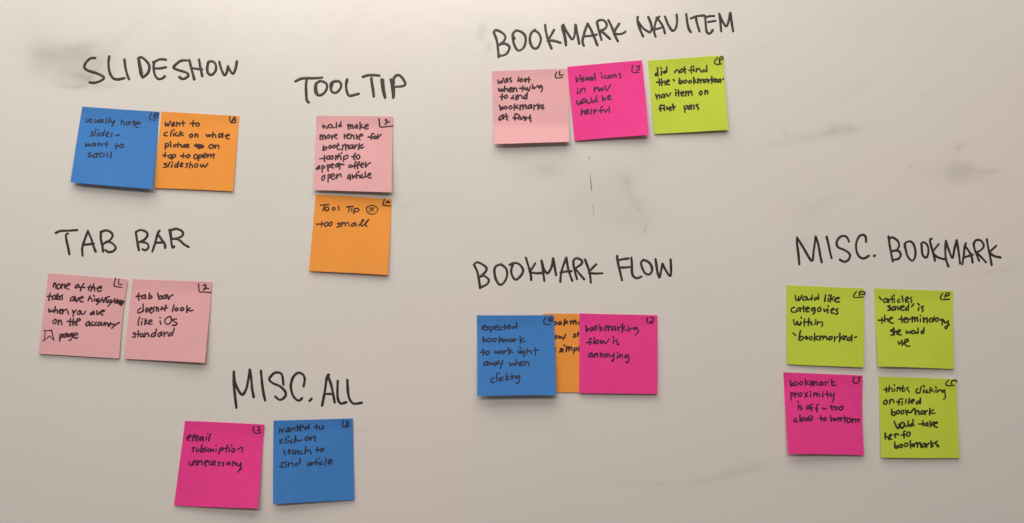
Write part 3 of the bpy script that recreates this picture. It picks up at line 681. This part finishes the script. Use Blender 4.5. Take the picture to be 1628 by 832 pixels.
build_note('blue', [(758, 501.2), (880.6, 501.7), (883.9, 628.9), (758.9, 629.2)], dict(bl=7*mm, br=6*mm, z=.9*mm, p=1.2),
  "blue sticky note reading expected bookmark to work right away, overlapping an orange note",
  [(758, 508, 7.775, ['65,110 110,90 95,75 65,95 70,125 105,130 / 120,85 155,130 / 155,85 120,130 / 175,90 175,155 / 175,95 210,90 205,120 180,125 / 220,110 265,90 250,72 225,90 225,125 260,130 / 295,85 275,105 285,130 310,125 / 345,65 345,125 / 310,95 375,95 / 375,100 415,85 400,68 380,85 380,115 415,115 / 465,85 435,95 445,112 480,95 / 490,40 495,110',
    '80,215 80,270 95,280 120,260 100,240 80,260 / 150,235 130,255 150,280 180,260 165,235 150,235 / 215,235 195,255 215,278 240,255 230,235 215,235 / 280,215 275,290 / 315,235 280,255 / 285,255 320,275 / 325,245 335,280 355,240 365,275 385,245 / 425,240 400,260 410,280 440,255 445,240 450,275 / 465,240 470,270 / 465,250 500,245 / 535,210 540,290 / 580,230 545,250 / 545,255 570,275 605,270',
    '80,370 80,445 / 40,405 110,405 / 130,390 110,415 125,440 150,420 145,392 130,390 / 220,390 230,420 255,395 260,420 275,395 / 295,390 275,410 290,425 315,405 295,390 / 335,385 335,425 / 335,405 370,380 / 390,350 400,435 / 430,375 395,395 / 400,400 445,410 / 510,385 515,420 540,390 / 545,390 545,420 / 530,345 545,358 / 575,385 555,405 570,420 590,395 / 595,390 590,440 570,460 / 625,360 620,425 / 622,400 655,385 675,420 / 725,345 725,440 / 690,385 760,380',
    '120,515 90,535 90,570 120,555 130,520 135,570 / 150,530 165,565 180,535 200,560 / 240,525 215,545 225,570 245,550 250,520 255,555 / 275,510 270,545 310,545 / 320,505 310,560 290,605 / 405,535 420,570 445,540 455,570 470,540 / 485,495 485,570 / 485,545 515,530 525,570 / 535,550 580,530 560,515 540,535 545,570 580,565 / 600,520 600,565 / 600,545 630,520 645,570',
    '215,720 180,740 180,775 220,775 / 245,665 250,760 / 280,725 285,765 / 272,665 278,672 / 325,710 300,730 310,755 335,745 / 365,670 365,755 / 390,700 365,725 / 370,730 400,745 / 425,705 420,735 / 430,670 435,680 / 440,700 440,735 / 440,715 475,695 480,730 / 520,690 490,710 500,730 525,705 / 530,695 525,760 500,800 490,780'])],
  '680,82 662,118 680,141 722,142 / 706,105 736,100 735,82 712,85 704,105 720,118 742,112', (745, 490), 5.545, 2.0, GR['flow'])

build_note('magenta', [(921.7, 498.1), (1045.3, 501.7), (1044.9, 627), (920.5, 624.7)], dict(bl=2*mm, br=2.5*mm, z=.9*mm),
  "magenta sticky note reading bookmarking flow is annoying, under the bookmark flow heading",
  [(878, 505, 11.09, ['595,140 600,240 / 600,215 630,190 635,215 600,245 / 690,175 670,205 685,235 715,215 710,180 690,175 / 765,150 735,190 760,225 795,190 785,150 765,150 / 835,120 845,240 / 880,165 840,190 / 845,200 900,215 / 935,150 940,235 / 940,200 980,140 990,230 / 990,190 1035,150 1045,225 / 1095,150 1060,180 1065,220 1105,200 1115,150 1120,225 / 1155,160 1165,235 / 1160,200 1205,160 / 1240,105 1230,260 / 1280,160 1240,190 / 1240,195 1290,225 / 1325,195 1325,240 / 1335,150 1340,160 / 1360,185 1360,240 / 1360,215 1420,180 / 1485,165 1435,195 1450,215 1495,180 / 1485,190 1520,240 1465,305',
    '690,375 660,380 665,475 / 605,440 700,440 / 740,350 735,460 / 785,400 760,430 780,465 815,440 805,400 785,400 / 850,400 865,460 900,410 940,460 1005,375 / 1080,400 1075,450 / 1075,340 1090,360 / 1145,390 1115,405 1150,440 1170,485 1140,470',
    '690,620 645,650 650,695 690,680 700,630 715,690 / 745,640 745,700 / 745,670 790,630 800,695 / 845,625 850,700 / 850,665 885,635 895,700 / 945,640 925,670 945,695 975,670 965,640 945,640 / 1005,640 1015,690 1070,665 1090,630 / 1085,650 1080,720 1070,780 1050,750 / 1155,670 1145,720 / 1145,620 1155,635 / 1195,650 1180,705 / 1190,680 1225,650 1230,705 / 1320,650 1280,680 1290,710 1345,670 / 1345,665 1350,740 1330,795 1300,780'])],
  '882,88 878,118 890,132 930,132 / 906,86 936,86 928,118 906,118', (870, 490), 5.546, 2.1, GR['flow'])

build_note('lime', [(1249.9, 454), (1373.5, 458.5), (1372.9, 584.8), (1251.2, 578.8)], dict(bl=1.5*mm, br=2.5*mm, tr=.8*mm),
  "lime sticky note reading would like categories, upper left of four under misc. bookmark",
  [(1252, 460, 9.242, ['115,90 120,150 145,165 165,110 / 160,120 175,170 210,90 / 245,110 220,140 240,165 275,145 265,112 245,110 / 285,115 300,160 350,130 / 365,90 355,160 / 440,120 400,130 395,160 440,140 / 455,75 460,155 / 560,85 545,180 / 600,135 595,178 / 608,90 612,96 / 640,85 625,185 / 685,110 640,145 / 645,150 690,165 / 700,150 765,130 745,120 705,140 710,185 760,185',
    '100,265 60,285 65,335 125,335 / 175,270 135,295 140,325 180,305 185,270 190,325 / 235,245 240,330 / 205,280 275,275 / 270,305 315,280 300,262 272,290 280,330 315,330 / 390,270 350,290 365,320 405,285 / 405,280 400,340 375,365 / 465,270 440,300 460,330 490,305 485,275 465,270 / 535,285 545,330 580,290 / 590,295 592,350 / 595,245 600,255 / 640,320 685,295 670,280 640,305 645,350 685,350 / 740,290 710,305 735,335 730,365 705,365',
    '90,450 100,510 125,525 140,470 165,530 200,490 / 195,480 190,525 / 200,412 203,425 / 250,440 245,540 / 235,490 290,480 / 315,430 305,530 / 305,500 345,480 355,525 / 410,480 400,520 / 412,450 414,455 / 440,475 435,520 / 440,500 495,480 515,500 505,545',
    '80,645 120,680 / 190,610 175,690 165,740 200,750 235,720 215,690 170,720 / 275,695 260,715 280,735 295,715 275,695 / 345,695 320,715 335,745 365,730 360,700 345,695 / 400,650 395,760 / 445,690 400,715 / 405,720 450,745 / 475,690 480,745 / 480,720 515,685 525,740 / 530,715 560,690 580,740 / 635,695 605,715 615,745 650,725 655,695 / 690,700 690,765 / 690,730 740,695 / 770,645 765,770 / 820,685 770,715 / 775,720 830,740 / 830,720 870,695 850,690 830,710 845,740 / 920,705 880,725 890,755 935,730 / 945,675 940,760 / 985,712 1012,697'])],
  '674,105 650,140 662,157 735,152 / 700,140 705,106 745,110 742,128 705,126', (1240, 445), 5.545, 2.3, GR['misc'])

build_note('lime', [(1389.9, 458.5), (1514.9, 462.7), (1516.7, 586.6), (1395.9, 583)], dict(bl=4*mm, br=2*mm),
  "lime sticky note reading articles saved is the terminology, under the misc. bookmark heading",
  [(1393, 465, 9.246, ['45,70 80,110 / 150,90 110,110 115,145 155,135 165,95 170,145 / 180,100 185,145 / 185,120 220,95 / 235,60 235,150 / 215,95 265,95 / 265,105 268,148 / 260,40 265,55 / 340,105 315,125 325,148 355,140 / 380,55 395,140 / 430,120 475,90 455,70 430,100 435,140 475,140 / 520,75 500,95 525,120 515,150',
    '205,200 170,205 205,235 200,260 175,265 / 270,205 230,230 235,262 275,245 280,210 285,258 / 310,210 330,255 360,205 / 360,235 410,210 395,195 365,220 370,260 405,262 / 460,215 430,235 435,265 470,245 / 480,170 470,265 / 550,172 520,210 / 625,225 620,265 / 612,165 635,188 / 692,205 664,220 688,252 680,285',
    '85,375 85,455 / 35,410 125,410 / 125,335 125,435 / 130,410 165,385 175,430 / 190,400 240,380 225,365 195,390 205,440 250,455 / 370,350 380,445 / 335,395 420,395 / 405,410 450,385 430,372 408,395 415,440 445,440 / 465,380 470,435 / 468,405 510,385 / 530,360 530,435 / 530,400 560,365 570,425 / 570,395 600,365 610,425 / 650,385 650,430 / 645,335 652,348 / 695,370 700,440 / 700,410 745,375 750,445 / 800,380 780,410 795,438 825,415 820,385 800,380 / 855,355 840,430 / 895,375 870,400 885,430 915,410 910,380 895,375 / 970,395 940,405 975,420 / 985,400 965,475 / 1000,420 1010,450 1050,430 1060,415 / 1060,440 1050,500 1030,535 1010,510 1075,475',
    '240,545 210,565 250,585 245,620 220,635 / 260,525 265,625 / 265,595 300,570 305,620 / 315,595 360,565 340,550 315,580 325,615 365,625 / 440,570 450,605 480,575 495,605 515,570 / 545,560 520,585 540,610 570,590 560,565 / 575,580 590,605 610,580 / 615,525 618,600 / 690,560 660,580 670,605 700,580 / 705,520 695,605',
    '325,725 335,765 370,735 / 380,710 365,730 400,755 380,775 / 410,740 470,715 460,690 425,700 420,750 450,790 495,790'])],
  '660,118 640,152 650,175 717,172 / 676,158 688,120 716,120 710,138 686,142', (1380, 445), 5.545, 2.3, GR['misc'])

build_note('magenta', [(1245.6, 591.6), (1371.9, 597.7), (1373.8, 723.8), (1252.7, 721.6)], dict(bl=6*mm, br=3*mm, tr=3*mm, edge=2.2),
  "magenta sticky note reading bookmark proximity is off, below a lime note on the right",
  [(1250, 598, 10.4, ['65,75 75,160 / 75,150 110,115 115,150 75,165 / 150,95 120,125 140,160 180,140 175,100 150,95 / 245,95 215,120 235,145 270,130 265,98 245,95 / 315,55 320,155 / 360,90 320,120 / 325,125 380,140 / 400,90 410,165 / 410,130 450,80 460,155 / 430,120 440,150 / 465,120 500,90 510,155 / 580,100 545,125 555,155 590,135 600,100 605,150 / 640,95 650,155 / 645,120 695,95 / 750,60 760,150 810,150 / 800,90 755,115',
    '75,280 85,400 / 80,290 115,280 115,320 85,330 / 145,275 150,350 / 150,310 185,285 / 225,280 200,310 215,340 250,325 255,285 225,280 / 305,275 350,340 / 350,270 310,350 / 400,300 400,345 / 400,258 404,266 / 460,280 455,340 / 460,310 500,280 510,335 / 510,305 545,295 555,340 / 600,300 605,345 / 610,265 612,270 / 675,250 685,355 / 640,300 720,305 / 735,285 740,335 785,310 / 790,275 785,370 765,430',
    '190,415 205,440 / 200,480 200,555 / 245,490 220,510 265,530 240,555 / 360,490 335,515 350,550 380,525 370,490 / 445,465 410,480 400,520 420,575 / 380,530 450,525 / 540,470 500,490 510,590 / 480,545 520,545 / 605,530 625,548 655,535 / 740,490 760,570 / 725,505 800,505 / 825,510 800,535 820,560 850,540 845,512 825,510 / 900,505 875,535 895,565 935,545 930,510 900,505',
    '170,705 130,720 135,755 185,750 / 225,640 230,750 / 275,690 250,715 265,745 295,725 290,695 275,690 / 330,690 310,710 345,730 325,745 / 350,700 430,700 425,665 375,665 360,710 380,740 430,725 / 575,655 580,745 / 540,700 620,700 / 640,690 615,715 630,740 660,720 655,695 640,690 / 735,660 745,745 / 745,720 785,700 785,740 / 800,700 810,740 840,705 / 860,690 865,740 / 840,700 890,700 / 895,690 900,740 / 965,655 970,765 / 905,700 1000,690 / 1035,700 1005,730 1020,770 1060,755 1065,710 1035,700 / 1095,705 1095,770 / 1095,735 1140,710 1150,765 / 1210,710 1170,725 1205,745 1190,765'])],
  '662,106 650,138 668,158 698,150 704,108 / 692,110 712,108', (1235, 580), 5.367, 2.1, GR['misc'])

build_note('lime', [(1396.2, 598.4), (1521, 603.6), (1525.1, 728.8), (1401.4, 727.5)], dict(bl=3*mm, br=2.5*mm, tr=1.6*mm, edge=1),
  "lime sticky note reading thinks clicking on filled bookmark, lower right of the four",
  [(1400, 608, 14.536, ['130,120 135,225 / 80,170 200,160 / 200,75 190,210 / 195,160 250,130 275,210 / 325,150 320,205 / 315,50 325,75 / 385,115 380,205 / 385,160 440,115 455,195 / 515,80 505,200 540,205 570,180 / 480,140 550,135 / 635,120 600,135 640,190 660,225 / 860,150 820,190 830,240 880,250 920,220 / 935,105 910,240 / 1000,170 990,235 / 985,80 1010,105 / 1075,185 1040,210 1055,240 1095,230 / 1145,115 1135,250 / 1200,150 1145,190 / 1150,190 1210,210 / 1265,185 1250,235 / 1275,110 1285,130 / 1310,175 1300,235 / 1310,225 1380,170 1420,225 / 1480,170 1430,200 1450,235 1485,200 / 1480,210 1495,290 1490,370 1455,390',
    '120,410 70,455 85,505 130,500 155,450 120,410 / 220,400 210,495 / 215,440 280,390 305,470 / 515,385 450,390 415,440 420,520 / 375,450 440,460 / 500,440 495,515 / 590,395 575,490 / 665,370 650,490 / 690,450 775,425 755,395 710,420 710,480 745,485 / 890,430 830,460 835,505 890,470 / 920,365 915,490',
    '260,620 250,735 / 255,700 320,690 350,730 310,765 260,745 / 400,650 365,680 385,730 435,705 430,655 400,650 / 505,650 475,690 495,740 535,710 530,660 505,650 / 580,640 605,750 / 640,650 600,690 / 610,700 690,700 / 700,700 750,630 790,610 / 790,610 810,745 / 815,690 870,650 890,740 / 980,655 935,690 945,740 1000,710 1020,660 1030,740 / 1035,680 1075,660 / 1140,605 1130,755 / 1225,635 1150,680 / 1150,690 1180,720 1255,710']),
   (1400, 660, 13.866, ['300,140 340,240 385,300 410,220 / 400,200 440,280 490,290 / 480,160 440,200 450,270 510,260 520,190 480,160 / 530,190 545,245 600,240 / 605,130 605,250 / 690,190 640,220 660,250 710,220 / 715,100 715,210 740,235 / 930,125 935,240 / 835,200 980,195 / 1030,165 980,200 990,235 1035,215 1040,160 1045,245 / 1090,125 1100,265 / 1170,150 1110,195 / 1110,200 1150,225 / 1170,200 1250,180 1235,155 1180,190 1190,250 1245,270',
    '100,400 105,525 / 110,490 150,480 185,545 / 190,480 245,450 230,425 195,455 205,510 240,535 / 320,420 325,490 / 300,430 350,415 400,435 / 545,360 510,380 520,495 / 460,445 560,430 / 610,375 575,420 590,470 640,455 650,400 610,375',
    '315,595 310,710 / 310,680 370,690 370,730 320,725 / 440,650 405,680 425,715 475,700 475,660 440,650 / 565,620 520,655 540,695 590,680 600,630 565,620 / 655,570 660,735 / 720,640 670,665 / 675,675 725,695 / 740,640 735,700 / 740,670 800,605 810,715 / 815,660 870,605 890,710 / 960,620 920,660 925,710 975,690 985,625 1000,700 / 1020,640 1015,715 / 1020,680 1070,615 / 1110,575 1120,715 / 1175,610 1125,655 / 1130,660 1160,690 / 1250,580 1205,625 1285,685 1245,700'])],
  '662,106 638,130 648,152 705,150 / 684,136 690,112 726,106 728,118', (1385, 585), 5.367, 2.3, GR['misc'])
